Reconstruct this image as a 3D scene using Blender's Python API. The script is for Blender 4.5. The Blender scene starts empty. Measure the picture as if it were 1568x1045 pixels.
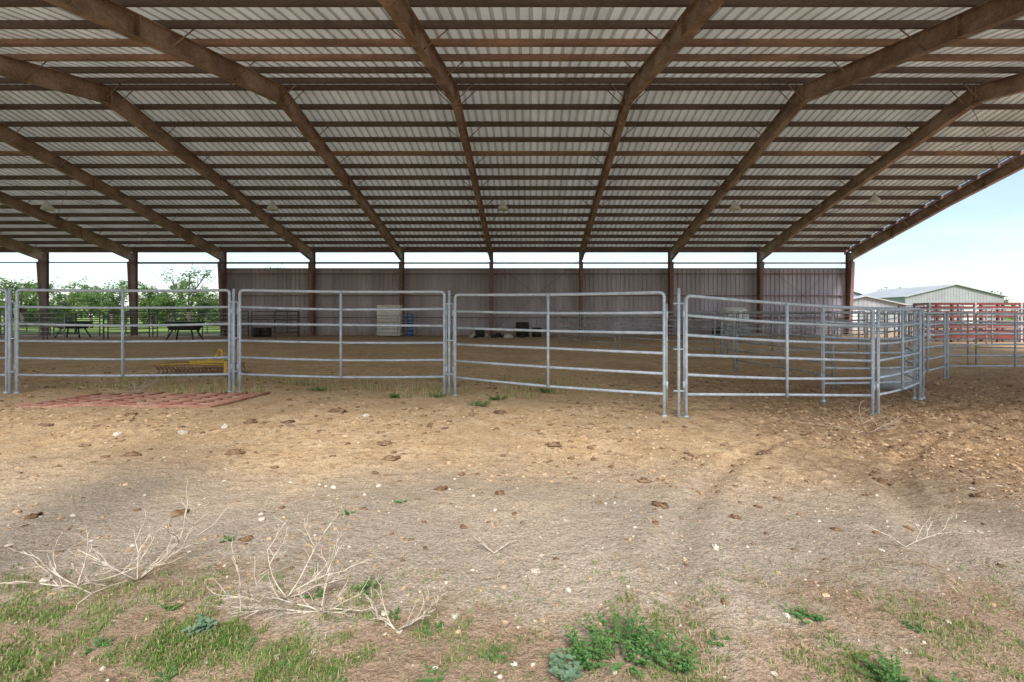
import bpy, math, random
import numpy as np
from mathutils import Vector, noise, Matrix
random.seed(7); rng=np.random.default_rng(7)
scene=bpy.context.scene
F=725.0; CX=812.0; HY=485.0; CH=1.3
def px(x,D): return (x-CX)*D/F

# ---------------- node helpers ----------------
def new_mat(name):
    m=bpy.data.materials.new(name); m.use_nodes=True
    nt=m.node_tree; b=nt.nodes['Principled BSDF']
    return m,nt,b
def nd(nt,t,ins=None,**props):
    n=nt.nodes.new(t)
    for k,v in props.items(): setattr(n,k,v)
    if ins:
        for k,v in ins.items():
            if isinstance(v,bpy.types.NodeSocket): nt.links.new(v,n.inputs[k])
            else: n.inputs[k].default_value=v
    return n
def mth(nt,op,a,b=0.0,clamp=False):
    n=nt.nodes.new('ShaderNodeMath'); n.operation=op; n.use_clamp=clamp
    for i,v in enumerate((a,b)):
        if isinstance(v,bpy.types.NodeSocket): nt.links.new(v,n.inputs[i])
        else: n.inputs[i].default_value=v
    return n.outputs[0]
def mix(nt,f,a,b,bt='MIX'):
    n=nt.nodes.new('ShaderNodeMix'); n.data_type='RGBA'; n.blend_type=bt
    for idx,v in ((0,f),(6,a),(7,b)):
        if isinstance(v,bpy.types.NodeSocket): nt.links.new(v,n.inputs[idx])
        else:
            n.inputs[idx].default_value = v if idx==0 else (v[0],v[1],v[2],1)
    return n.outputs[2]
def mr(nt,v,a,b,c=0.0,d=1.0,smooth=True):
    n=nt.nodes.new('ShaderNodeMapRange'); n.interpolation_type='SMOOTHSTEP' if smooth else 'LINEAR'
    nt.links.new(v,n.inputs[0])
    for i,x in enumerate((a,b,c,d)): n.inputs[i+1].default_value=x
    return n.outputs[0]
def noi(nt,co,scale,detail=4,rough=0.55,dist=0.0):
    n=nd(nt,'ShaderNodeTexNoise',{'Vector':co,'Scale':scale,'Detail':detail,'Roughness':rough,'Distortion':dist})
    return n.outputs['Fac']
def pos(nt): return nt.nodes.new('ShaderNodeNewGeometry').outputs['Position']
def simple(name,c1,c2,scale=3.0,rough=0.7,metal=0.0,fine=40,stretch=(1,1,1),bump=0.0,spec=0.4):
    m,nt,b=new_mat(name)
    p=nd(nt,'ShaderNodeMapping',{'Vector':pos(nt),'Scale':stretch}).outputs[0]
    a=mr(nt,noi(nt,p,scale,5,0.65),0.35,0.65)
    col=mix(nt,a,c1,c2)
    f=mr(nt,noi(nt,p,fine,3),0.3,0.7,0.8,1.15)
    col=mix(nt,1.0,col,nd(nt,'ShaderNodeCombineColor',{0:f,1:f,2:f}).outputs[0],'MULTIPLY')
    nt.links.new(col,b.inputs['Base Color'])
    b.inputs['Roughness'].default_value=rough; b.inputs['Metallic'].default_value=metal
    b.inputs['Specular IOR Level'].default_value=spec
    if bump:
        bp=nd(nt,'ShaderNodeBump',{'Height':noi(nt,p,fine,4),'Strength':bump,'Distance':0.01})
        nt.links.new(bp.outputs[0],b.inputs['Normal'])
    return m
def leafmat(name,c1,c2,c3,scale=1.5):
    m,nt,b=new_mat(name)
    oi=pos(nt)
    a=mr(nt,noi(nt,oi,scale,3),0.35,0.65)
    w=nd(nt,'ShaderNodeAttribute',attribute_name='rnd').outputs['Fac']
    col=mix(nt,a,c1,c2); col=mix(nt,mr(nt,w,0.6,1.0),col,c3)
    nt.links.new(col,b.inputs['Base Color']); b.inputs['Roughness'].default_value=0.6
    b.inputs['Specular IOR Level'].default_value=0.25
    tr=nd(nt,'ShaderNodeBsdfTranslucent',{'Color':col})
    ms=nd(nt,'ShaderNodeMixShader',{0:0.3,1:b.outputs[0],2:tr.outputs[0]})
    nt.links.new(ms.outputs[0],nt.nodes['Material Output'].inputs[0])
    return m

# ---------------- mesh builder ----------------
class MB:
    def __init__(s): s.v=[]; s.f=[]; s.m=[]; s.sm=[]; s.n=0
    def add(s,vs,fs,mi=0,smooth=False):
        o=s.n; s.v.extend(vs); s.n+=len(vs)
        for f in fs: s.f.append([i+o for i in f]); s.m.append(mi); s.sm.append(smooth)
    def hexa(s,p,mi=0):
        s.add(p,[(0,3,2,1),(4,5,6,7),(0,1,5,4),(1,2,6,5),(2,3,7,6),(3,0,4,7)],mi)
    def box(s,x0,x1,y0,y1,z0,z1,mi=0):
        s.hexa([(x0,y0,z0),(x1,y0,z0),(x1,y1,z0),(x0,y1,z0),(x0,y0,z1),(x1,y0,z1),(x1,y1,z1),(x0,y1,z1)],mi)
    def yz(s,q,x0,x1,mi=0):
        s.hexa([(x0,)+tuple(a) for a in q]+[(x1,)+tuple(a) for a in q],mi)
    def tube(s,pts,r,n=8,mi=0,cap=True):
        pts=[Vector(p) for p in pts]
        rs=r if isinstance(r,(list,tuple)) else [r]*len(pts)
        vs=[];fs=[]
        t0=(pts[1]-pts[0]).normalized()
        ref=Vector((0,0,1)) if abs(t0.z)<0.9 else Vector((1,0,0))
        u=t0.cross(ref).normalized()
        for i,p in enumerate(pts):
            if i==0:t=pts[1]-pts[0]
            elif i==len(pts)-1:t=pts[-1]-pts[-2]
            else:t=(pts[i+1]-pts[i]).normalized()+(pts[i]-pts[i-1]).normalized()
            t.normalize(); u=(u-t*u.dot(t)).normalized(); w=t.cross(u)
            for k in range(n):
                a=2*math.pi*k/n; vs.append(tuple(p+(u*math.cos(a)+w*math.sin(a))*rs[i]))
        for i in range(len(pts)-1):
            for k in range(n):
                a=i*n+k;b=i*n+(k+1)%n; fs.append((a,b,b+n,a+n))
        if cap: fs.append(tuple(range(n))[::-1]); fs.append(tuple(range((len(pts)-1)*n,len(pts)*n)))
        s.add(vs,fs,mi,True)
    def lathe(s,prof,c,n=16,mi=0,axis='z'):
        vs=[];fs=[]
        for r,h in prof:
            for k in range(n):
                a=2*math.pi*k/n; x,y,z=r*math.cos(a),r*math.sin(a),h
                if axis=='x': x,y,z=h,x,y
                if axis=='y': x,y,z=x,h,y
                vs.append((c[0]+x,c[1]+y,c[2]+z))
        for i in range(len(prof)-1):
            for k in range(n):
                a=i*n+k;b=i*n+(k+1)%n; fs.append((a,b,b+n,a+n))
        s.add(vs,fs,mi,True)
    def obj(s,name,mats,parent=None,rnd=False):
        me=bpy.data.meshes.new(name); me.from_pydata(s.v,[],s.f)
        for m in mats: me.materials.append(m)
        me.polygons.foreach_set('material_index',s.m); me.polygons.foreach_set('use_smooth',s.sm)
        me.update()
        o=bpy.data.objects.new(name,me); scene.collection.objects.link(o)
        if parent: o.parent=parent
        return o
def npmesh(name,V,Fc,mats,parent=None,smooth=False,rnd=None,mi=None):
    me=bpy.data.meshes.new(name); me.from_pydata(V.tolist() if hasattr(V,'tolist') else V,[],Fc.tolist() if hasattr(Fc,'tolist') else Fc)
    for m in mats: me.materials.append(m)
    if smooth: me.polygons.foreach_set('use_smooth',[True]*len(me.polygons))
    if mi is not None: me.polygons.foreach_set('material_index',mi)
    if rnd is not None:
        at=me.attributes.new('rnd','FLOAT','FACE'); at.data.foreach_set('value',rnd)
    me.update()
    o=bpy.data.objects.new(name,me); scene.collection.objects.link(o)
    if parent: o.parent=parent
    return o
def empty(name):
    o=bpy.data.objects.new(name,None); scene.collection.objects.link(o); return o

# ---------------- ground height ----------------
def sst(a,b,x):
    t=min(1,max(0,(x-a)/(b-a))); return t*t*(3-2*t)
def gbase(x,y):
    w=1-sst(14,24,y)
    return w*(0.04*(1-sst(-5,0,x)) -0.03*sst(-1,2,x) -0.16*sst(2,5.2,x))*sst(2,6,y)
def gz(x,y):
    z=gbase(x,y)
    if -40<x<40 and -2<y<40:
        k=1-sst(16,38,y)
        z+=0.024*k*noise.noise(Vector((x*1.1,y*1.1,0)))
        rgt=(0.5+1.3*sst(1,5,x)*sst(2.5,4,y))*(0.6+0.4*sst(2.6,4,y))
        q=noise.noise(Vector((x*5,y*5,3)))
        z+=0.020*k*rgt*q
        q2=noise.noise(Vector((x*11,y*11,9)))
        z+=0.020*k*rgt*(max(0,q2-.05)*1.6-.1)
        if y<7 and abs(x)<9:
            q3=noise.noise(Vector((x*26,y*26,4))); z+=0.006*rgt*max(-.2,q3)
        if y<12: z+=0.07*math.exp(-((y-(5.2+.25*x))/.5)**2)*sst(3.6,5.5,x)*(1+.8*q)
        if y<9:
            for o_ in (0.0,1.5):
                c=0.6+o_+0.16*(y-1.5)**2
                z-=0.022*math.exp(-((x-c)/.11)**2)*(1+.5*q)
                z+=0.011*math.exp(-((x-c-.2)/.08)**2)+0.011*math.exp(-((x-c+.2)/.08)**2)
    return z

# ---------------- materials ----------------
def ground_mat():
    m,nt,b=new_mat('dirt_ground'); p=pos(nt)
    sp=nd(nt,'ShaderNodeSeparateXYZ',{0:p}); X,Y=sp.outputs[0],sp.outputs[1]
    n1=noi(nt,p,0.6,4,0.6); n2=noi(nt,p,3.0,5,0.65); n3=noi(nt,p,12,6,0.70); n4=noi(nt,p,60,4,0.7); n5=noi(nt,p,240,2,0.6)
    yy=mth(nt,'ADD',Y,mth(nt,'MULTIPLY',mth(nt,'SUBTRACT',n1,0.5),2.6))
    yy=mth(nt,'ADD',yy,mth(nt,'MULTIPLY',mth(nt,'SUBTRACT',n2,0.5),1.6))
    gold=mix(nt,mr(nt,n2,0.35,0.65),(0.66,0.455,0.26),(0.77,0.58,0.37))
    dust=mix(nt,mr(nt,n3,0.3,0.7),(0.49,0.395,0.30),(0.64,0.55,0.45))
    soil=mix(nt,mr(nt,n3,0.3,0.7),(0.40,0.28,0.185),(0.56,0.42,0.30))
    c=mix(nt,mr(nt,yy,2.9,4.8),dust,gold)
    c=mix(nt,mr(nt,yy,2.4,1.8),c,soil)
    br=mth(nt,'MULTIPLY',mr(nt,n3,0.51,0.61),mr(nt,n1,0.35,0.6,0.4,1.0))
    br=mth(nt,'MULTIPLY',br,mr(nt,Y,2.2,4.5,0.25,0.75))
    c=mix(nt,br,c,(0.40,0.26,0.155))
    rgt=mth(nt,'MULTIPLY',mr(nt,X,1.0,4.2),mr(nt,yy,2.2,4.0))
    rgt=mth(nt,'MULTIPLY',rgt,mr(nt,Y,16,8))
    c=mix(nt,mth(nt,'MULTIPLY',rgt,mr(nt,n3,0.33,0.58,0.3,0.88)),c,(0.33,0.205,0.12))
    far=mr(nt,Y,20,30)
    c=mix(nt,mth(nt,'MULTIPLY',far,mr(nt,n2,0.3,0.6,0.2,0.6)),c,(0.38,0.26,0.18))
    st=nd(nt,'ShaderNodeMapping',{'Vector':p,'Scale':(30,60,30),'Rotation':(0,0,0.5)}).outputs[0]
    s1=mr(nt,noi(nt,st,1,3,0.6),0.60,0.68)
    c=mix(nt,mth(nt,'MULTIPLY',mth(nt,'MULTIPLY',s1,0.4),mr(nt,Y,4.0,7,0,1)),c,(0.78,0.65,0.44))
    vo=nd(nt,'ShaderNodeTexVoronoi',{'Vector':p,'Scale':38.0})
    fl=mth(nt,'MULTIPLY',mr(nt,vo.outputs['Distance'],0.22,0.12),mr(nt,nd(nt,'ShaderNodeSeparateColor',{0:vo.outputs['Color']}).outputs[0],0.88,0.92))
    c=mix(nt,fl,c,(0.70,0.63,0.53))
    g=mth(nt,'MULTIPLY',mr(nt,n4,0.28,0.72,0.66,1.26),mr(nt,n5,0.25,0.75,0.82,1.15))
    g=mth(nt,'MULTIPLY',g,mr(nt,n3,0.3,0.7,1.08,0.9))
    g=mth(nt,'MULTIPLY',g,mr(nt,n1,0.35,0.65,0.84,1.06))
    c=mix(nt,1.0,c,nd(nt,'ShaderNodeCombineColor',{0:g,1:g,2:g}).outputs[0],'MULTIPLY')
    gr=mix(nt,mr(nt,n1,0.3,0.7),(0.15,0.25,0.05),(0.26,0.32,0.11))
    yl=mth(nt,'ADD',Y,mth(nt,'MULTIPLY',mr(nt,X,22,26),-10))
    out=mth(nt,'MAXIMUM',mr(nt,yl,33.5,36),mr(nt,Y,-3,-8))
    out=mth(nt,'MAXIMUM',out,mr(nt,X,-46,-50))
    out=mth(nt,'MULTIPLY',out,mth(nt,'SUBTRACT',1.0,mth(nt,'MULTIPLY',mr(nt,X,20,24),mr(nt,Y,62,50))))
    c=mix(nt,out,c,gr)
    nt.links.new(c,b.inputs['Base Color']); b.inputs['Roughness'].default_value=0.95
    b.inputs['Specular IOR Level'].default_value=0.1
    h=mth(nt,'ADD',mth(nt,'MULTIPLY',n4,0.3),mth(nt,'ADD',n3,mth(nt,'MULTIPLY',fl,0.15)))
    bp=nd(nt,'ShaderNodeBump',{'Height':h,'Strength':1.0,'Distance':0.04})
    nt.links.new(bp.outputs[0],b.inputs['Normal'])
    return m
M_ground=ground_mat()
def roof_mat():
    m,nt,b=new_mat('roof_sheet'); p=pos(nt)
    sp=nd(nt,'ShaderNodeSeparateXYZ',{0:p})
    fx=mth(nt,'FLOOR',mth(nt,'DIVIDE',sp.outputs[0],0.9144))
    wn=nd(nt,'ShaderNodeTexWhiteNoise',{'W':fx},noise_dimensions='1D').outputs[0]
    st=nd(nt,'ShaderNodeMapping',{'Vector':p,'Scale':(2.0,0.6,1)}).outputs[0]
    a=noi(nt,st,1.0,4,0.6)
    c=mix(nt,mr(nt,a,0.3,0.75),(0.78,0.765,0.68),(0.63,0.61,0.52))
    f=mr(nt,wn,0,1,0.86,1.0)
    c=mix(nt,1.0,c,nd(nt,'ShaderNodeCombineColor',{0:f,1:f,2:f}).outputs[0],'MULTIPLY')
    nt.links.new(c,b.inputs['Base Color']); b.inputs['Roughness'].default_value=0.6
    tr=nd(nt,'ShaderNodeBsdfTranslucent',{'Color':c})  # added glow: opaque metal lets daylight through to brighten underside and interior
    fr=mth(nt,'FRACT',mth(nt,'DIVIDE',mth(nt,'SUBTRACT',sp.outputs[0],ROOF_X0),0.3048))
    rib_shade=mth(nt,'GREATER_THAN',fr,0.66)  # shade lines put into the ribs by cutting the glow there
    tf=mth(nt,'SUBTRACT',0.175,mth(nt,'MULTIPLY',rib_shade,0.095))
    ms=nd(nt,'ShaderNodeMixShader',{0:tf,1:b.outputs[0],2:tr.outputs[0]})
    nt.links.new(ms.outputs[0],nt.nodes['Material Output'].inputs[0])
    return m
FX=[-2.65+6.1*i for i in range(-8,5)]
ROOF_X0=FX[0]-0.3
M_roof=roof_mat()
M_purlin=simple('purlin_primer',(0.15,0.10,0.082),(0.21,0.145,0.12),1.2,0.6,0,25,(0.4,2,2))
M_purlin2=simple('purlin_rusty',(0.48,0.28,0.18),(0.26,0.16,0.12),1.2,0.6,0,25,(0.4,2,2))
M_frame=simple('frame_red_oxide',(0.50,0.36,0.28),(0.28,0.18,0.14),0.9,0.65,0,14,(1,1,1.5))
M_col=simple('column_red_oxide',(0.31,0.19,0.165),(0.22,0.13,0.11),0.9,0.65,0,14)
M_white=simple('white_paint',(0.86,0.86,0.84),(0.76,0.76,0.73),1.5,0.5,0,20)
M_galv=simple('galvanised_pipe',(0.56,0.63,0.70),(0.42,0.49,0.57),9,0.5,0.05,90)
M_galvfar=simple('galvanised_pipe_old',(0.46,0.49,0.52),(0.28,0.30,0.32),5,0.55,0.05,60)
M_dark=simple('dark_pipe',(0.10,0.12,0.11),(0.16,0.17,0.16),3,0.6,0,30)
def wall_mat():
    m,nt,b=new_mat('wall_sheet'); p=pos(nt)
    st=nd(nt,'ShaderNodeMapping',{'Vector':p,'Scale':(1.6,1,0.25)}).outputs[0]
    a=noi(nt,st,1.0,5,0.65); sp=nd(nt,'ShaderNodeSeparateXYZ',{0:p})
    c=mix(nt,mr(nt,a,0.35,0.7),(0.56,0.51,0.585),(0.46,0.415,0.475))
    w=nd(nt,'ShaderNodeTexWhiteNoise',{'W':mth(nt,'FLOOR',mth(nt,'DIVIDE',sp.outputs[0],0.9144))},noise_dimensions='1D').outputs[0]
    f=mr(nt,w,0,1,0.85,1.1); c=mix(nt,1.0,c,nd(nt,'ShaderNodeCombineColor',{0:f,1:f,2:f}).outputs[0],'MULTIPLY')
    d=mth(nt,'MULTIPLY',mr(nt,sp.outputs[2],0.7,0.0),mr(nt,a,0.3,0.6,0.2,0.8))
    c=mix(nt,d,c,(0.36,0.28,0.23))
    nt.links.new(c,b.inputs['Base Color']); b.inputs['Roughness'].default_value=0.6
    return m
M_wall=wall_mat()
M_clod=simple('clod_soil',(0.42,0.28,0.17),(0.60,0.44,0.28),8,0.95,0,60,bump=0.6,spec=0.1)
M_manure=simple('manure_brown',(0.19,0.115,0.065),(0.32,0.21,0.13),14,0.9,0,80,bump=0.8,spec=0.15)
M_stone=simple('limestone',(0.72,0.66,0.57),(0.56,0.48,0.39),10,0.9,0,70,bump=0.5,spec=0.2)
M_straw=simple('straw',(0.76,0.62,0.40),(0.60,0.45,0.27),6,0.8)
M_twig=simple('dry_twig',(0.66,0.58,0.48),(0.50,0.42,0.33),12,0.9)
M_bark=simple('bark',(0.13,0.10,0.08),(0.08,0.06,0.05),5,0.9)
M_grass=leafmat('grass_blades',(0.15,0.28,0.06),(0.26,0.37,0.11),(0.58,0.48,0.27),3)
M_weed=leafmat('weed_leaves',(0.10,0.25,0.075),(0.17,0.32,0.10),(0.22,0.38,0.14),8)
M_weed2=leafmat('broad_leaves',(0.18,0.30,0.19),(0.26,0.38,0.26),(0.28,0.42,0.24),8)
M_leaf=leafmat('tree_leaves',(0.10,0.18,0.055),(0.16,0.25,0.075),(0.24,0.33,0.115),0.5)
M_red=simple('red_paint',(0.23,0.055,0.05),(0.16,0.045,0.04),2,0.6)
M_redrust=simple('rusty_red_steel',(0.38,0.16,0.12),(0.48,0.29,0.21),4,0.8)
M_rust=simple('rust',(0.30,0.17,0.10),(0.40,0.25,0.15),8,0.85)
M_wood=simple('pallet_wood',(0.45,0.34,0.23),(0.33,0.24,0.16),4,0.85,0,40,(1,8,8))
M_yellow=simple('yellow_paint',(0.75,0.50,0.07),(0.60,0.38,0.07),6,0.6)
M_black=simple('black_plastic',(0.02,0.02,0.022),(0.035,0.035,0.037),6,0.5)
M_blue=simple('blue_plastic',(0.03,0.12,0.38),(0.05,0.16,0.42),6,0.45)
M_bldg=simple('grey_metal_siding',(0.36,0.37,0.38),(0.30,0.31,0.32),0.6,0.5)
M_broof=simple('light_metal_roof',(0.50,0.51,0.51),(0.43,0.44,0.44),0.5,0.5)
M_lamp=simple('lamp_shade_glass',(0.9,0.92,0.9),(0.85,0.87,0.85),6,0.35)

# ---------------- ground ----------------
xs=[-3000,-1500,-700,-350,-200,-120,-80,-60,-48,-40,-34,-29,-25,-22,-19,-17,-15,-13.5]
xs+=list(np.arange(-12.4,-6,0.12))+list(np.arange(-6,-3,0.06))+list(np.arange(-3,3,0.025))+list(np.arange(3,9,0.05))+list(np.arange(9,14,0.12))
xs+=[15,16,18,20,23,26,30,35,42,50,60,80,120,200,350,700,1500,3000]
ys=[-3000,-1000,-300,-100,-40,-20,-10,-5,-3,-2,-1,-0.3,0.2,0.6,0.9]
y=1.2
while y<3500: 
    ys.append(y); y+= max(0.018,0.0075*y) if y<14 else (0.03*y if y<45 else 0.2*y)
nx,ny=len(xs),len(ys)
V=[(x,y,gz(x,y)) for y in ys for x in xs]
ii=np.arange(nx*ny).reshape(ny,nx)
Fg=np.stack([ii[:-1,:-1],ii[:-1,1:],ii[1:,1:],ii[1:,:-1]],-1).reshape(-1,4)
npmesh('ground',V,Fg,[M_ground],smooth=True)

# ---------------- barn ----------------
barn=empty('open_sided_barn')
YR=16.6; YE=32.5; YN=0.7; ZR=9.62; SL=0.23
XL=FX[0]-0.3; XRt=FX[-1]+0.15
def zr(y): return ZR-SL*abs(y-YR)
prof=[];x=XL
while x<XRt-0.3:
    prof+=[(x,0),(x+0.20,0),(x+0.22,0.05),(x+0.285,0.05)]; x+=0.3048
prof.append((x,0))
vs=[];fs=[]
yst=[YN-0.5,YR,YE+0.5]
for yy in yst:
    for (x,h) in prof: vs.append((x,yy,zr(yy)+h))
n=len(prof)
for j in range(2):
    for i in range(n-1): fs.append((j*n+i,j*n+i+1,(j+1)*n+i+1,(j+1)*n+i))
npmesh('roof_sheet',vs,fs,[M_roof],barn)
# purlins
mb=MB(); PUR=[]
k=0
for side,sp in ((-1,1.25),(1,1.02)):
    d=0.25; j=0
    while d<15.95:
        y=YR+side*d; PUR.append((y,side,j)); 
        z=zr(y)-0.006
        mi=1 if (k in (2,3,17)) else 0
        x0,x1=XL+0.05,XRt-0.05
        mb.box(x0,x1,y-0.004,y+0.004,z-0.22,z,mi)
        mb.box(x0,x1,y-0.07,y-0.0045,z-0.22,z-0.212,mi)
        mb.box(x0,x1,y+0.0045,y+0.07,z-0.0085-SL*0.07,z-0.0005-SL*0.07,mi)
        d+=sp; k+=1; j+=1
mb.obj('purlins',[M_purlin,M_purlin2],barn)
mb=MB()
for X in (XRt-0.04,XL-0.01):
    for s in (-1,1):
        ya,yb=(YR,YR+s*16.4)
        mb.yz([(ya,zr(ya)-0.26),(yb,zr(yb)-0.26),(yb,zr(yb)+0.06),(ya,zr(ya)+0.06)],X,X+0.03)
mb.obj('rake_trim',[M_col],barn)
# frames
mb=MB(); T=0.016
def beam(X,top,bot,fw=0.11):
    for i in range(len(top)-1):
        a,b=top[i],top[i+1]; c,d=bot[i],bot[i+1]
        mb.yz([(a[0],a[1]-T),(b[0],b[1]-T),(d[0],d[1]+T),(c[0],c[1]+T)],X-0.006,X+0.006)
        mb.yz([(a[0],a[1]-T),(a[0],a[1]),(b[0],b[1]),(b[0],b[1]-T)],X-fw,X+fw)
        mb.yz([(c[0],c[1]),(c[0],c[1]+T),(d[0],d[1]+T),(d[0],d[1])],X-fw,X+fw)
def stiff(X,y,zt,zb,fw=0.11):
    mb.box(X-fw,X+fw,y-0.018,y+0.018,zb-0.05,zt-0.002)
PD=0.228
def dep(u):
    if u<7: return 0.62-0.02*u
    return 0.48+ (u-7)/8.9*0.25
for X in FX:
    for s in (-1,1):
        us=[0,4,8,12,15.5]
        top=[(YR+s*u,zr(YR+s*u)-PD) for u in us]
        bot=[(YR+s*u,zr(YR+s*u)-PD-dep(u)) for u in us]
        if s<0: top=top[::-1];bot=bot[::-1]
        beam(X,top,bot)
        for u in (0.06,6.1,11.9): stiff(X,YR+s*u,zr(YR+s*u)-PD,zr(YR+s*u)-PD-dep(u))
        for (y,sd,j) in PUR:
            u=abs(y-YR)
            if sd==s and j%2==0:
                zb=zr(y)-PD-dep(u)+0.03
                for q in (-1,1):
                    if X+q*.75>XRt: continue
                    mb.tube([(X+q*0.09,y,zb),(X+q*0.75,y,zr(y)-0.17)],0.018,5)
        yo=YR+s*15.9
        zt=zr(yo)-PD
        wi=[0.30,0.62]
        q0=(yo-s*wi[0],-0.05); q1=(yo-s*wi[1],zt-0.75)
        mb.yz([(yo,0.0),q0,q1,(yo,zt-0.75)],X-0.006,X+0.006,1)
        mb.yz([(yo,zt-0.75),(q1[0],zt-0.75),(q1[0],zt-0.16),(yo,zt-0.02)],X-0.0058,X+0.0058,1)
        mb.yz([(yo,-0.05),(yo+s*T,-0.05),(yo+s*T,zt),(yo,zt)],X-0.11,X+0.11,1)
        mb.yz([q0,(q0[0]-s*T,q0[1]),(q1[0]-s*T,q1[1]),q1],X-0.11,X+0.11,1)
        mb.yz([(yo,zt-0.75),(q1[0],zt-0.75),(q1[0],zt-0.735),(yo,zt-0.735)],X-0.1,X+0.1,1)
        mb.box(X-0.16,X+0.16,min(yo+s*0.1,yo-s*0.45),max(yo+s*0.1,yo-s*0.45),-0.06,0.025,1)
mb.obj('steel_frames',[M_frame,M_col],barn)
mb=MB()
ze=zr(YE)-0.23
mb.box(XL,XRt,YE+0.03,YE+0.16,ze-0.02,ze+0.16,1)
mb.box(XL,FX[7]-0.2,YE+0.03,YE+0.10,4.98,5.05,1)
mb.box(FX[4],XRt,YE+0.03,YE+0.11,4.92,5.03,0)
for z in (1.2,2.7,4.2): mb.box(FX[5]-.1,XRt,YE+0.03,YE+0.16,z,z+0.06,1)
mb.box(XL,XRt,YN-0.18,YN-0.05,ze-0.02,ze+0.16,1)
mb.obj('eave_struts',[M_white,M_col],barn)
mb=MB()
def rod(a,b,r=0.010): mb.tube([a,b],r,5)
for i in (8,4,11):
    a,b=FX[i],FX[i+1]
    rod((a,YE-0.05,0.3),(b,YE-0.05,5.2)); rod((b,YE-0.08,0.3),(a,YE-0.08,5.2))
for i in (4,11):
    a,b=FX[i],FX[i+1]
    for s in (-1,1):
        for (u0,u1) in ((0.4,5.2),(5.2,10.4),(10.4,15.4)):
            y0,y1=YR+s*u0,YR+s*u1
            rod((a,y0,zr(y0)-0.33),(b,y1,zr(y1)-0.33)); rod((b,y0,zr(y0)-0.36),(a,y1,zr(y1)-0.36))
mb.obj('bracing_rods',[M_purlin],barn)
prof=[];x=FX[5]-0.15
while x<XRt-0.1:
    prof+=[(x,0),(x+0.20,0),(x+0.215,-0.045),(x+0.285,-0.045)]; x+=0.3048
n=len(prof); WY=YE+0.22
vs=[(x,WY+h,z) for z in (-0.05,4.58) for (x,h) in prof]
fs=[(i,i+1,n+i+1,n+i) for i in range(n-1)]
npmesh('ribbed_metal_wall',vs,fs,[M_wall],barn)
mb=MB(); mb.box(FX[5]-0.17,XRt,WY-0.06,WY+0.03,4.58,4.64); mb.obj('wall_cap_trim',[M_col],barn)

for (x,D) in ((-1.45,25),(-13.6,25),(10.8,25),(-25.5,25),(17.6,24.2)):
    mb=MB(); z=zr(D)-0.2
    mb.tube([(x,D,z+0.02),(x,D,z-0.12)],0.02,6,1)
    zz=z-0.12
    mb.lathe([(0.0,0),(0.09,0),(0.11,-0.14),(0.15,-0.18),(0.24,-0.28),(0.28,-0.42),(0.285,-0.44),(0.22,-0.42),(0.0,-0.38)],(x,D,zz),20,0)
    mb.obj('hanging_lamp',[M_lamp,M_galv])

# ---------------- livestock panels ----------------
def panel(a,b,H=1.68,mat=M_galv,za=None,zb=None,name='livestock_fence_panel',r=0.023,rails=6,mids=1,nseg=8,bottom=0.30,lift=0.0):
    ax,ay=a;bx,by=b
    za=gbase(ax,ay) if za is None else za; zb=gbase(bx,by) if zb is None else zb
    A=Vector((ax,ay,za));B=Vector((bx,by,zb)); d=(B-A); L=Vector((d.x,d.y,0)).length
    mb=MB()
    def P(t,h,off=0):
        q=A+d*t; sag=-0.015*math.sin(math.pi*t)
        nrm=Vector((-d.y,d.x,0)).normalized()
        return (q.x+nrm.x*off,q.y+nrm.y*off,q.z+h+sag)
    e=0.05/L; R=0.06
    tp=H-0.02; 
    def corner(t0,sgn):
        return [P(t0+sgn*R/L*(1-math.cos(w)),tp-R+R*math.sin(w)) for w in (0,0.4,0.8,1.2,math.pi/2)]
    pts=[P(e,-0.05),P(e,0.8)]+corner(e,1)+[P(t,tp) for t in (0.25,0.5,0.75)]+corner(1-e,-1)[::-1]+[P(1-e,0.8),P(1-e,-0.05)]
    mb.tube(pts,r,nseg)
    for i in range(rails-1):
        h=bottom+(tp-bottom)*i/(rails-1)
        w=random.uniform(-0.018,0.018)
        mb.tube([P(e,h),P(0.25,h+w*0.6),P(0.5,h+w),P(0.75,h+w*.6),P(1-e,h)],r*0.86,nseg)
    for k in range(mids):
        t=(k+1)/(mids+1)
        mb.tube([P(t,bottom-0.02,-0.028),P(t,tp+0.01,-0.028)],r*0.9,nseg)
    if nseg>=8:
        for t in (e,1-e):
            q=P(t,0.0); mb.tube([(q[0],q[1],q[2]-0.02),(q[0],q[1],q[2]+0.02)],r*1.6,8)
            for h in (0.42,1.35):
                q=P(t+(-1 if t<0.5 else 1)*0.035/L,h); mb.tube([(q[0],q[1],q[2]-0.05),(q[0],q[1],q[2]+0.05)],r*0.75,8)
            mb.tube([P(t+(-1 if t<0.5 else 1)*0.035/L,0.2),P(t+(-1 if t<0.5 else 1)*0.035/L,1.5)],0.009,6)
    return mb.obj(name,[mat])
J=[(-12.15,7.9),(-8.54,7.8),(-4.93,7.9),(-1.33,7.8),(1.88,6.25)]
for i in range(4):
    a,b=J[i],J[i+1]
    dx,dy=b[0]-a[0],b[1]-a[1];L=math.hypot(dx,dy); g=0.035/L if i<3 else 0.06/L
    panel((a[0]+dx*g,a[1]+dy*g),(b[0]-dx*g,b[1]-dy*g),H=1.72 if i<3 else 1.67,name='livestock_fence_panel' if i!=3 else 'livestock_gate')
panel((2.02,6.27),(5.24,7.2),H=1.63,zb=-0.2)
panel((5.30,7.24),(6.93,8.4),H=1.62,zb=-0.16,za=-0.2)
panel((4.88,7.95),(6.9,8.46),H=1.62,za=-0.12,zb=-0.16)
panel((7.02,8.45),(7.6,9.6),H=1.62,za=-0.16,zb=-0.15)
panel((7.65,9.7),(9.9,11.3),H=1.6,mids=1)
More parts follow.
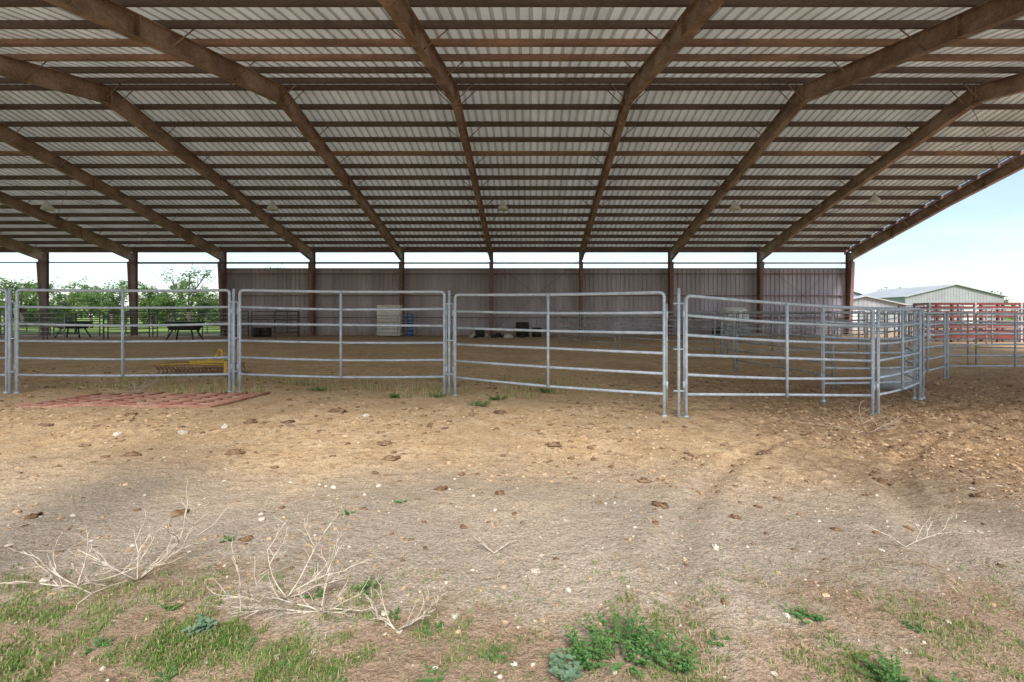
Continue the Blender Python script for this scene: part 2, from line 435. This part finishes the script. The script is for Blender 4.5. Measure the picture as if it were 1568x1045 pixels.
panel((10.0,11.4),(13.5,11.6),H=1.6); panel((13.6,11.6),(17.1,11.9),H=1.6)
mb=MB()
for (x,y,h) in ((1.95,6.22,1.70),(-1.33,7.77,1.72),(-4.93,7.87,1.72),(-8.54,7.77,1.72)):
    mb.tube([(x,y,gbase(x,y)-0.03),(x,y,h+gbase(x,y))],0.021,8)
    for h2 in (0.35,0.9,1.5): mb.tube([(x-0.07,y,gbase(x,y)+h2),(x+0.07,y,gbase(x,y)+h2)],0.013,6)
mb.obj('hinge_posts',[M_galv])
def chain(pts,H,mat,r,name='livestock_fence_panel',rails=6,mids=1,nseg=6):
    for a,b in zip(pts[:-1],pts[1:]):
        d=Vector((b[0]-a[0],b[1]-a[1])); n=max(1,round(d.length/3.4))
        for k in range(n):
            p0=(a[0]+d.x*(k+0.02)/n,a[1]+d.y*(k+0.02)/n); p1=(a[0]+d.x*(k+0.98)/n,a[1]+d.y*(k+0.98)/n)
            panel(p0,p1,H=H,mat=mat,r=r,rails=rails,mids=mids,nseg=nseg,name=name)
chain([(1.3,22),(3.4,18.6),(6.6,16.6),(10.2,16.3),(13.4,17.8),(16,20.5)],1.6,M_galvfar,0.028)
chain([(1.3,22),(2.6,25.5),(6,27),(12,27),(18.5,26)],1.6,M_galvfar,0.03)
chain([(6.1,9.4),(5.6,13),(6.6,16.4)],1.6,M_galvfar,0.024)
chain([(9.5,13.5),(13.5,14.5),(18,14)],1.6,M_galvfar,0.025)
chain([(-44,30.8),(-15,30.8)],1.65,M_dark,0.035)
chain([(-15,30.8),(-14.6,27)],1.65,M_dark,0.03)
chain([(-38,27),(-24.2,27),(-24,30.6)],1.5,M_dark,0.032)
chain([(-22,28.6),(-17,28.6)],1.5,M_galvfar,0.03)
chain([(-30,25),(-24,24.5)],1.5,M_galvfar,0.028)
chain([(-10,29.5),(-6.5,29.5)],1.4,M_galvfar,0.028)
chain([(23,34),(34,34)],1.6,M_galvfar,0.03)
chain([(16.5,30),(23,30.5)],1.6,M_galvfar,0.03)
chain([(17.5,22),(28,21)],1.7,M_galvfar,0.03,mids=2)

# ---------------- red cattle chute ----------------
mb=MB()
x0,x1,yc=20.2,29.5,24.0
for yy in (yc,yc+0.9):
    n=8
    for i in range(n+1):
        x=x0+(x1-x0)*i/n
        mb.box(x-0.05,x+0.05,yy-0.065,yy+0.04,-0.05,2.0,0 if i%2 else 1)
    for i,z in enumerate((0.15,0.42,0.69)): mb.box(x0,x1,yy-0.055,yy-0.042,z,z+0.2,0)
    for i,z in enumerate((1.0,1.24,1.48,1.72,1.9)): mb.box(x0,x1,yy-0.06,yy-0.041,z,z+0.1,0)
for i in (0,4,8):
    x=x0+(x1-x0)*i/8; mb.box(x-0.04,x+0.04,yc+0.041,yc+0.83,1.93,1.99,0)
for i in range(9): mb.tube([(x0-1.4+i*0.15,yc+0.1,0.1),(x0-1.4+i*0.15,yc+0.1,1.8)],0.02,6,0)
mb.tube([(x0-1.45,yc+0.1,0.1),(x0-1.45,yc+0.1,1.85),(x0-0.15,yc+0.1,1.85),(x0-0.15,yc+0.1,0.1)],0.03,6,0)
mb.obj('cattle_chute',[M_red,M_galvfar])

# ---------------- rusty grate lying on the ground ----------------
mb=MB()
def G(x,y,h): return (x,y,gz(x,y)+h)
gx0,gx1,gy0,gy1=-6.9,-4.2,6.6,7.6
sk=0.25
for i in range(8):
    y=gy0+(gy1-gy0)*i/7
    mb.tube([G(gx0+sk*(1-i/7)*-1+t*(gx1-gx0)/14,y,0.010) for t in range(15)],0.024,6)
for i in range(9):
    x=gx0+(gx1-gx0)*i/8
    mb.tube([G(x-sk*(1-t/4),gy0-0.02+t*(gy1-gy0+.04)/4,0.028) for t in range(5)],0.02,6)
mb.obj('rusty_red_grate',[M_redrust])

# ---------------- yellow spring harrow on a pallet ----------------
mb=MB(); hx0,hx1,hy=-7.75,-6.2,9.75
for yy,z in ((hy,0.26),(hy+0.5,0.26)):
    mb.box(hx0,hx1,yy-0.03,yy+0.03,z,z+0.05,1)
for x in (hx0+0.03,-7.0,hx1-0.03): mb.box(x-0.03,x+0.03,hy+0.032,hy+0.468,0.265,0.305,1)
for k in range(19):
    x=hx0+0.04+k*(hx1-hx0-0.08)/18
    for yy in (hy,hy+0.5):
        mb.tube([(x,yy,0.26),(x,yy+0.08,0.2),(x,yy+0.1,0.16),(x,yy+0.05,0.12),(x,yy-0.02,0.10)],[0.02,0.018,0.018,0.016,0.01],6,1)
mb.box(-7.1,-6.4,hy+0.12,hy+0.18,0.33,0.38,0)
mb.tube([(-6.8,hy+0.16,0.36),(-6.58,hy+0.16,0.46),(-6.5,hy+0.16,0.62)],0.025,6,0)
mb.tube([(-6.42,hy+0.16,0.34),(-6.48,hy+0.16,0.62)],0.025,6,0)
mb.tube([(-7.65,hy-0.05,0.31),(-7.0,hy-0.05,0.335),(-6.3,hy-0.05,0.31)],0.016,6,0)
mb.box(-6.26,-6.2,hy-0.08,hy-0.04,0.12,0.38,0)
mb.obj('yellow_harrow',[M_yellow,M_rust])
mb=MB()
for k in range(10):
    x=hx0-.03+k*0.165; mb.box(x,x+0.1,hy-0.2,hy+0.75,0.085,0.105)
for yy in (hy-0.19,hy+.24,hy+.66): mb.box(hx0-.03,hx1+.03,yy,yy+0.08,-0.02,0.084)
mb.obj('wooden_pallet',[M_wood])

# ---------------- misc props ----------------
for xx,D in ((283,26),(112,29)):
    mb=MB(); x,y=px(xx,D),D
    mb.hexa([(x-0.62,y-.28,.55),(x+.62,y-.28,.55),(x+.62,y+.28,.55),(x-.62,y+.28,.55),(x-.85,y-.4,.98),(x+.85,y-.4,.98),(x+.85,y+.4,.98),(x-.85,y+.4,.98)])
    mb.box(x-0.9,x+0.9,y-0.45,y+0.45,0.981,1.03)
    for sx in (-1,1):
        for sy in (-1,1): mb.tube([(x+sx*0.75,y+sy*.38,0),(x+sx*0.5,y+sy*0.2,0.6)],0.04,6)
    mb.tube([(x-.7,y-.36,.3),(x+.7,y-.36,.3)],0.03,6)
    mb.obj('feed_trough',[M_black])
mb=MB(); c=(px(1372,9.6),9.7,gbase(6,9.7)+0.20)
prof=[(0.0,-.38),(0.19,-.38),(0.215,-.34),(0.22,-.15),(0.235,-.12),(0.235,-.08),(0.22,-.05),(0.22,.14),(0.235,.17),(.235,.21),(.22,.24),(.21,.36),(.19,.38)]
mb.lathe(prof,c,20,0,'x'); mb.lathe([(0.19,.38),(0.18,.36),(.17,-.3),(0,-.3)],c,20,1,'x')
mb.obj('feed_barrel',[M_broof,M_black])
mb=MB(); x0,x1=px(578,31),px(613,31)
mb.box(x0,x1,30.9,31.5,0.06,2.05)
for k in range(7): mb.box(x0+0.03,x1-0.03,30.87,30.897,0.15+k*0.27,0.37+k*0.27)
mb.box(x0+.05,x0+.15,31,31.1,-.02,.058,1); mb.box(x1-.15,x1-.05,31,31.1,-.02,.058,1)
mb.obj('white_storage_cabinet',[M_white,M_black])
def drum(x,y,mat,name,H=0.9,R=0.29):
    mb=MB(); mb.lathe([(0,0),(R*.95,0),(R,0.03),(R,H*.3),(R*1.04,H*.33),(R,H*.36),(R,H*.63),(R*1.04,H*.66),(R,H*.69),(R,H-.03),(R*.95,H),(R*.9,H-.02),(0,H-.02)],(x,y,-.01),18)
    return mb.obj(name,[mat])
drum(px(627,31),31.2,M_blue,'blue_drum',1.5,0.2)
for xx,yy in ((735,30),(800,30.5),(822,30.2),(1098,28),(395,30),(408,30)): drum(px(xx,yy),yy,M_black,'black_feed_tub',0.95 if xx==800 else 0.6,0.42 if xx==800 else 0.3)
mb=MB(); x=px(1131,30)
mb.box(x-.8,x+.8,30.2,31.3,0.15,0.62,1)
mb.lathe([(0,-.75),(0.55,-.75),(.65,-.6),(.68,0),(.65,.6),(.55,.75),(0,.75)],(x,30.75,1.25),20,0,'x')
mb.obj('white_water_tank',[M_white,M_galvfar])
mb=MB()
for k in range(14):
    x=random.uniform(-4,-0.5);y=random.uniform(28.5,30.5);r=random.uniform(.12,.25)
    mb.lathe([(0,0),(r,0),(r*1.1,r*.5),(r*.7,r*1.1),(0,r*1.2)],(x,y,-.02),7,random.choice([0,1]))
mb.obj('rubble_pile',[M_stone,M_black])

# ---------------- distant buildings ----------------
def gable(name,x0,x1,y0,y1,ze,zp,doors=()):
    e=empty(name); xm=(x0+x1)/2
    mb=MB()
    mb.add([(x0,y0,0),(x1,y0,0),(x1,y0,ze),(xm,y0,zp),(x0,y0,ze),(x0,y1,0),(x1,y1,0),(x1,y1,ze),(xm,y1,zp),(x0,y1,ze)],
      [(0,1,2,3,4),(9,8,7,6,5),(0,4,9,5),(1,6,7,2)])
    x=x0+.2
    while x<x1-.1:
        h=ze+(zp-ze)*(1-abs(x-xm)/((x1-x0)/2))-.08
        mb.box(x-.02,x+.02,y0-.03,y0-.001,0,h); x+=0.45
    mb.obj('walls',[M_bldg],e)
    mb=MB()
    sl=(zp-ze)/((x1-x0)/2)
    for s in (-1,1):
        xe=xm+s*((x1-x0)/2+.35); zz=ze-sl*.35
        q=[(xm,y0-.4,zp+.02),(xe,y0-.4,zz+.02),(xe,y1+.4,zz+.02),(xm,y1+.4,zp+.02)]
        mb.hexa(q+[(a,b,c+.1) for a,b,c in q])
    mb.obj('roof',[M_broof],e)
    mb=MB()
    for (a,b,h,mi) in doors:
        mb.box(a,b,y0-.06,y0-.031,0,h,mi); mb.box(a-.1,a-.002,y0-.08,y0-.03,0,h+.1,1); mb.box(b+.002,b+.1,y0-.08,y0-.03,0,h+.1,1)
    if doors: mb.obj('doors',[M_dark,M_white],e)
gable('metal_shed',57,72,72,86,4.3,6.1,((60,62.5,3.0,0),(66,68,3,1)))
gable('metal_barn',51,62,88,120,5.2,7.0,((53,55,3.5,0),))
gable('metal_shed',29.5,38,48,58,2.4,3.3,((31,33,1.9,1),(35,36,2.0,0)))

# ---------------- trees ----------------
def quads(C,S,up=0.0):
    n=len(C); a=rng.normal(size=(n,3)); a[:,2]*=0.7; a/=np.linalg.norm(a,axis=1,keepdims=True)
    b=rng.normal(size=(n,3)); b-=a*(a*b).sum(1,keepdims=True); b/=np.linalg.norm(b,axis=1,keepdims=True)
    S=S[:,None]
    V=np.stack([C-a*S,C+b*S*.45,C+a*S,C-b*S*.45],1).reshape(-1,3)
    return V
def tree(x,y,h,w,nl=3500,sparse=1.0,name='mesquite_tree',ls=0.13):
    e=empty(name)
    mb=MB(); tips=[]
    th=h*0.28
    nb=random.randint(5,7)
    base=Vector((x,y,-0.05)); fork=Vector((x+random.uniform(-.2,.2),y,th))
    mb.tube([base,(base+fork)/2+Vector((.06,0,0)),fork],[h*.04,h*.033,h*.028],8)
    for k in range(nb):
        a=2*math.pi*k/nb+random.uniform(-.4,.4); rr=w*.5*random.uniform(.5,.9)
        end=Vector((x+math.cos(a)*rr,y+math.sin(a)*rr,h*random.uniform(.55,.93)))
        midp=fork.lerp(end,.5)+Vector((random.uniform(-.3,.3),random.uniform(-.3,.3),h*.07))
        mb.tube([fork,midp,end],[h*.018,h*.011,h*.004],6); tips.append(end); tips.append(midp)
        for j in range(5):
            t=random.uniform(.3,1); p0=fork.lerp(midp,t*2) if t<.5 else midp.lerp(end,t*2-1)
            p1=p0+Vector((random.uniform(-1,1)*w*.2,random.uniform(-1,1)*w*.2,random.uniform(0,.2)*h))
            p1.z=min(p1.z,h*.97)
            mb.tube([p0,(p0+p1)/2+Vector((0,0,.08)),p1],[h*.007,h*.005,h*.002],5); tips.append(p1)
    mb.obj('trunk_and_limbs',[M_bark],e)
    cl=[]
    for t in tips:
        for q in range(3): cl.append([t.x+random.gauss(0,w*.06),t.y+random.gauss(0,w*.06),t.z+random.gauss(0,h*.05)])
    cl=np.array(cl); idx=rng.integers(0,len(cl),nl)
    sg=np.array([w*.055,w*.055,h*.035])*rng.uniform(.5,1.4,(len(cl),1))
    C=cl[idx]+rng.normal(size=(nl,3))*sg[idx]*sparse
    V=quads(C,rng.uniform(.6,1.4,nl)*ls)
    Fq=np.arange(nl*4).reshape(-1,4)
    cr=rng.random(len(cl))
    npmesh('leaves',V,Fq,[M_leaf],e,rnd=np.clip(cr[idx]*.7+rng.random(nl)*.3,0,1))
for (pxx,D,top,wp,nl) in ((412,52,418,96,9500),(290,58,414,60,1800),(35,56,430,60,3200),(172,62,430,60,1500),(108,66,436,60,2600),(232,60,436,64,2600),(330,64,444,70,2600),(-45,58,425,90,3000),(462,66,440,50,2000),(140,54,448,50,2000),(262,52,448,50,2000),(1518,120,444,40,900),(1375,140,436,40,900)):
    s=F/D; h=CH+(HY-top)/s
    tree(px(pxx,D),D,h,wp/s*1.0,nl,ls=0.13*D/55)
def mass(name,x0,x1,y0,y1,h,n,ls,mat):
    k=int(max(30,abs(x1-x0)*1.2)); c=np.stack([rng.uniform(x0,x1,k),rng.uniform(y0,y1,k),rng.uniform(.2,.85,k)*h],1)
    r=rng.uniform(.5,1.4,k)*h*.28
    idx=rng.integers(0,k,n); d=rng.normal(size=(n,3)); d/=np.linalg.norm(d,axis=1,keepdims=True)
    C=c[idx]+d*(r[idx]*rng.uniform(.4,1.05,n))[:,None]*np.array([1.5,1,1]); C[:,2]=np.abs(C[:,2])
    V=quads(C,rng.uniform(.6,1.4,n)*ls); cr=rng.random(k)
    npmesh(name,V,np.arange(n*4).reshape(-1,4),[mat],rnd=np.clip(cr[idx]*.7+rng.random(n)*.3,0,1))
mass('distant_shrubs',-75,-18,60,75,3.2,26000,.24,M_leaf)
mass('distant_tree_line',-260,260,190,240,7,16000,.9,M_leaf)

# ---------------- scatter ----------------
def ico(sub):
    import bmesh
    bm=bmesh.new(); bmesh.ops.create_icosphere(bm,subdivisions=sub,radius=1)
    v=np.array([list(q.co) for q in bm.verts]); f=np.array([[q.index for q in fa.verts] for fa in bm.faces]); bm.free(); return v,f
IV,IF=ico(2); IV1,IF1=ico(1); IV3,IF3=ico(3)
def lumps(name,pts,sizes,flat,mat,rough=0.35,hi=1,sink=0.3,freq=1.3,smooth=True):
    bv,bf=((IV1,IF1),(IV,IF),(IV3,IF3))[hi]
    variants=[]
    for k in range(14):
        o=Vector((k*7.3,k*3.1,0)); v=np.array([q*(1+rough*noise.noise(Vector(q)*freq+o)+rough*.6*noise.noise(Vector(q)*freq*3+o)) for q in bv]); variants.append(v)
    Vs=[];Fs=[];o=0
    for (x,y),s in zip(pts,sizes):
        v=variants[random.randrange(14)]; a=random.uniform(0,6.28); ca,sa=math.cos(a),math.sin(a)
        ex=random.uniform(.75,1.3)
        R=np.array([[ca,-sa,0],[sa,ca,0],[0,0,1]])
        w=(v*np.array([s*ex,s/ex,s*flat*random.uniform(.7,1.3)]))@R.T
        w+=np.array([x,y,gz(x,y)+s*flat*(1-sink)*0.5]); Vs.append(w); Fs.append(bf+o); o+=len(w)
    npmesh(name,np.concatenate(Vs),np.concatenate(Fs),[mat],smooth=smooth)
def rpts(n,y0,y1,fn=None,pw=0.6):
    out=[]
    while len(out)<n:
        y=y0+(y1-y0)*random.random()**pw
        x=random.uniform(-1.15,1.15)*y-0.05
        if fn is None or random.random()<fn(x,y): out.append((x,y))
    return out
def clodden(x,y):
    n_=noise.noise(Vector((x*.6,y*.6,5)))+.7*noise.noise(Vector((x*2.1,y*2.1,8)))
    return min(1,max(0.04,(0.18+n_*1.4+0.7*sst(1,4,x)*sst(2.5,4,y))*(.45+.55*sst(2.4,4,y))))
def sz(y,b,k,mx): return min(mx,b+abs(random.gauss(0,k)))*(.5+.5*sst(2.2,6,y))
p=rpts(8500,1.9,12,clodden,.95); lumps('soil_clods',p,[sz(q[1],.005,.011,.038) for q in p],.5,M_clod,.8,0,.6,1.6,False)
p=rpts(2300,2.4,12,clodden,.95); lumps('dark_soil_clods',p,[sz(q[1],.006,.012,.038) for q in p],.4,M_manure,.8,1,.5,1.6)
p=rpts(200,2.4,11,None,.8); lumps('small_manure',p,[random.uniform(.018,.04)*(.6+.4*sst(2.5,6,q[1])) for q in p],.45,M_manure,.8,1,.4)
def gp(x_,y_): D=CH*F/(y_-HY); return (px(x_,D),D)
mp=[gp(*q) for q in ((517,634),(384,654),(765,632),(70,657),(200,642),(130,688),(200,703),(360,697),(598,705),(676,750),(765,757),(1010,776),(1052,700),(848,684),(590,682),(440,652),(985,735),(1353,733),(1126,790),(378,828),(50,795),(275,785),(1497,757),(1110,930),(1170,690),(1240,655),(1430,690),(1370,670))]
lumps('manure_pats',mp,[random.uniform(.6,1.1)*.0135*q[1] for q in mp],.35,M_manure,.9,2,.5,2.0)
p=rpts(800,1.55,7,lambda x,y:1.0 if y<3.8 else .45,.8)
lumps('pale_stones',p,[min(.018,.0025+abs(random.gauss(0,.005))) for _ in p],.6,M_stone,.6,0,.5,1.5,False)
sp_=[gp(*q) for q in ((765,1040),(424,1007),(697,945),(612,968),(1205,948),(1095,842),(820,878),(280,668),(510,748),(402,798),(1487,742),(15,838),(70,890),(580,745),(180,670),(480,1000),(590,942),(1500,815),(870,905),(1385,1000),(560,640),(345,660))]
lumps('limestone_rocks',sp_,[random.uniform(.005,.009)*q[1] for q in sp_],.6,M_stone,.6,1,.3,1.8,False)
n=8000
pts=rpts(n,2.2,16,lambda x,y:0.15+0.85*sst(3,5.5,y),.8)
Vs=[];Fs=[]
for i,(x,y) in enumerate(pts):
    a=random.uniform(0,3.14); l=random.uniform(.012,.05); w=.001+y*.0002; dx,dy=math.cos(a)*l,math.sin(a)*l; z=gz(x,y)+.008
    t=random.uniform(-.01,.012)
    o=len(Vs); Vs+=[(x-dx-dy/l*w,y-dy+dx/l*w,z),(x-dx+dy/l*w,y-dy-dx/l*w,z),(x+dx+dy/l*w,y+dy-dx/l*w,z+t),(x+dx-dy/l*w,y+dy+dx/l*w,z+t)]
    Fs.append((o,o+1,o+2,o+3))
npmesh('straw_litter',Vs,Fs,[M_straw])
def blades(name,roots,hts,mat,w0=.0022,bend=.6,dead=.25):
    n=len(roots); R=np.array([(x,y,gz(x,y)-.003) for x,y in roots]); H=np.array(hts)
    a=rng.uniform(0,2*np.pi,n); b=rng.uniform(.1,bend+.5,n)
    d=np.stack([np.cos(a),np.sin(a),np.zeros(n)],1); s=np.stack([-np.sin(a),np.cos(a),np.zeros(n)],1)
    W=(w0*rng.uniform(.6,1.4,n))[:,None]
    up=np.array([0,0,1.])
    m=R+d*(H*b*.25)[:,None]+up*(H*.6)[:,None]; t=R+d*(H*b*.9)[:,None]+up*(H*(1-.3*b).clip(.3))[:,None]
    V=np.stack([R-s*W,R+s*W,m+s*W*.8,m-s*W*.8,t],1).reshape(-1,3)
    o=(np.arange(n)*5)[:,None]
    F1=(o+np.array([0,1,2,3])).tolist(); F2=(o+np.array([3,2,4])).tolist()
    rv=np.where(rng.random(n)<dead,1.0,rng.random(n)*.6)
    npmesh(name,V,F1+F2,[mat],rnd=np.concatenate([rv,rv]))
def gden(x,y):
    n_=noise.noise(Vector((x*2.6,y*2.6,1)))+.8*noise.noise(Vector((x*8,y*8,4)))
    left=1-sst(-.9,-.1,x)
    return max(0.02,min(1,(.12+.2*left+n_*1.7)*(.35+.65*left)*(1-sst(1.9,2.6,y+.15*n_+.1*(1-left)))))*(1-sst(2.3,2.7,y))
roots=[];hts=[]
tries=0
while len(roots)<26000 and tries<700000:
    tries+=1
    y=random.uniform(1.4,2.7); x=random.uniform(-1.25,1.15)*y
    if random.random()<gden(x,y):
        for q in range(3):
            roots.append((x+random.gauss(0,.012),y+random.gauss(0,.012))); hts.append(random.uniform(.010,.036))
blades('grass_patch',roots,hts,M_grass,.0017,.8,.2)
roots=[];hts=[]
for c in range(60):
    cx=random.choice([random.uniform(-8,-4),random.uniform(-8,-1),random.uniform(-2,1.5)]); cy=random.uniform(7.5,9.8)
    s_=random.uniform(.05,.2)
    for q in range(50): roots.append((cx+random.gauss(0,s_),cy+random.gauss(0,s_*.6))); hts.append(random.uniform(.04,.22))
blades('dry_grass_tufts',roots,hts,M_grass,.004,.6,.75)
def weed(name,cx,cy,rad,h,ns,mat,leaf=.022,wid=.32,nl=14):
    V=[];Fc=[];rv=[];mb=MB()
    for s in range(ns):
        a=random.uniform(0,6.28); rr=rad*math.sqrt(random.random()); hh=h*random.uniform(.45,1)*(1-.4*rr/rad)
        b=Vector((cx+math.cos(a)*rr*.35,cy+math.sin(a)*rr*.35,gz(cx,cy)-.005))
        e=Vector((cx+math.cos(a)*rr,cy+math.sin(a)*rr,gz(cx,cy)+hh))
        m_=b.lerp(e,.5)+Vector((0,0,hh*.12))
        mb.tube([b,m_,e],[.0022,.0017,.001],5)
        for k in range(nl):
            t=.2+.8*k/(nl-1); p=b.lerp(m_,t*2) if t<.5 else m_.lerp(e,t*2-1)
            az=k*2.4+random.uniform(-.5,.5); d=Vector((math.cos(az),math.sin(az),random.uniform(.0,.7))).normalized()
            L=leaf*random.uniform(.6,1.3)*(1.15-.5*t); sd=d.cross(Vector((0,0,1))).normalized()*L*wid; up=sd.cross(d).normalized()
            q=[p,p+d*L*.35+sd+up*L*.06,p+d*L*.75+sd*.8+up*L*.03,p+d*L*1.1-Vector((0,0,L*.15)),p+d*L*.75-sd*.8+up*L*.03,p+d*L*.35-sd+up*L*.06,p+d*L*.5-up*L*.04]
            o=len(V); V+=[tuple(v) for v in q]
            Fc+=[(o,o+1,o+6),(o+1,o+2,o+6),(o+2,o+3,o+6),(o+3,o+4,o+6),(o+4,o+5,o+6),(o+5,o,o+6)]; r=random.random(); rv+=[r]*6
    e_=empty(name); mb.obj('stems',[M_weed],e_)
    npmesh('leaves',V,Fc,[mat],e_,rnd=rv,smooth=True)
random.seed(21)
weed('weed_plant',.36,1.82,.20,.18,40,M_weed,.020,.28,16)
weed('weed_plant',.22,1.78,.12,.15,24,M_weed,.020,.28,14)
weed('broadleaf_weed',.13,1.70,.06,.11,9,M_weed2,.034,.42,8)
weed('weed_plant',.54,1.78,.12,.13,22,M_weed,.02,.28,12)
weed('weed_plant',1.28,1.66,.13,.10,24,M_weed,.02,.28,14)
weed('weed_plant',1.45,1.62,.08,.07,14,M_weed,.02,.28,12)
weed('weed_plant',1.18,2.02,.09,.05,12,M_weed,.018,.28,10)
weed('broadleaf_weed',-1.35,1.95,.06,.07,8,M_weed2,.03,.4,8)
weed('weed_plant',-.78,2.25,.10,.08,10,M_weed,.018,.28,10)
for (a,b) in ((-.60,2.05),(-1.0,2.2),(-1.6,2.1),(-.9,1.75),(-.4,1.95),(.95,1.62),(-1.75,2.75),(-1.2,3.1),(-.9,3.3),(-.15,1.8),(.75,1.9),(-1.3,1.7),(-.35,1.7),(1.6,1.95),(-1.1,1.85),(-.7,1.65),(-1.7,1.85)):
    weed('weed_plant',a,b,.06,.03,8,M_weed,.014,.3,8)
for (a,b) in ((-2.2,7.5),(-1.5,7.6),(-.5,7.3),(-3.6,8.1),(.3,8.2),(-.75,6.9)):
    weed('weed_plant',a,b,.2,.09,16,M_weed,.04,.3,10)
def twigs(name,x,y,L,n,lean,seed):
    random.seed(seed)
    mb=MB(); g=gz(x,y)
    def br(p,d,l,r,depth):
        pts=[p]; rs=[r]
        for k in range(4):
            d=(d+Vector((random.gauss(0,.16),random.gauss(0,.16),random.gauss(0,.12)))).normalized()
            p=p+d*l/4; p=Vector((p.x,p.y,max(p.z,gz(p.x,p.y)+.004))); pts.append(p); rs.append(r*(1-.15*(k+1)))
            if depth>0 and random.random()<.8:
                br(p,(d+Vector((random.uniform(-1,1),random.uniform(-1,1),random.uniform(-.2,.7)))*.8).normalized(),l*random.uniform(.35,.6),r*.68,depth-1)
        mb.tube(pts,rs,5)
    for k in range(n):
        a=2*math.pi*(k+random.random()*.6)/n
        br(Vector((x,y,g)),Vector((math.cos(a)*lean,math.sin(a)*lean*.6,random.uniform(.2,.8))).normalized(),L*random.uniform(.65,1),.0040,2)
    mb.obj(name,[M_twig])
twigs('dry_twigs',-1.12,2.18,.36,6,1.0,31)
twigs('dry_twigs',-.92,2.08,.30,5,1.0,32)
twigs('dry_twigs',-1.95,2.35,.34,6,1.1,33)
twigs('dry_twigs',-2.2,2.3,.3,5,1.0,34)
twigs('dry_twigs',-.55,1.95,.2,4,1.4,35)
twigs('dry_twigs',2.1,2.65,.3,2,2.2,36)
twigs('dry_twigs',-.2,2.6,.14,2,2.2,37)
twigs('dry_twigs',4.2,5.9,.5,5,1.6,38)
twigs('dry_twigs',-6.6,7.9,.4,7,1.2,39)

# ---------------- world, sun, camera ----------------
w=bpy.data.worlds.new('World'); scene.world=w; w.use_nodes=True; nt=w.node_tree
bg=nt.nodes['Background']; sk=nt.nodes.new('ShaderNodeTexSky'); sk.sky_type='NISHITA'; sk.sun_disc=False
el=math.radians(42); az=math.radians(172)
sk.sun_elevation=el; sk.sun_rotation=az; sk.altitude=100; sk.air_density=1.0; sk.dust_density=1.0; sk.ozone_density=1.0
tc=nt.nodes.new('ShaderNodeTexCoord')
mp_=nd(nt,'ShaderNodeMapping',{'Vector':tc.outputs['Generated'],'Scale':(1,1,4)}).outputs[0]
cl=mr(nt,noi(nt,mp_,2.6,6,0.6),0.38,0.62)
hz=mix(nt,cl,(1.7,2.15,2.6),(2.9,3.05,3.1))
col=mix(nt,1.0,sk.outputs[0],hz,'ADD')
nt.links.new(col,bg.inputs[0]); bg.inputs[1].default_value=0.15
sd=Vector((math.sin(az)*math.cos(el),math.cos(az)*math.cos(el),math.sin(el)))
l=bpy.data.lights.new('sun','SUN'); l.energy=4.3; l.angle=math.radians(18); l.color=(1,.95,.88)
so=bpy.data.objects.new('sun',l); so.rotation_euler=sd.to_track_quat('Z','Y').to_euler(); scene.collection.objects.link(so)
cam=bpy.data.cameras.new('camera'); co=bpy.data.objects.new('camera',cam); scene.collection.objects.link(co)
cam.sensor_width=36; cam.lens=F/1568*36; cam.shift_x=-(CX-784)/1568; cam.shift_y=-(522.5-HY)/1568
cam.clip_end=6000; cam.clip_start=0.05
co.location=(0,0,CH); co.rotation_euler=(math.radians(90),0,0)
scene.camera=co
scene.view_settings.view_transform='Standard'; scene.view_settings.look='None'; scene.view_settings.exposure=0
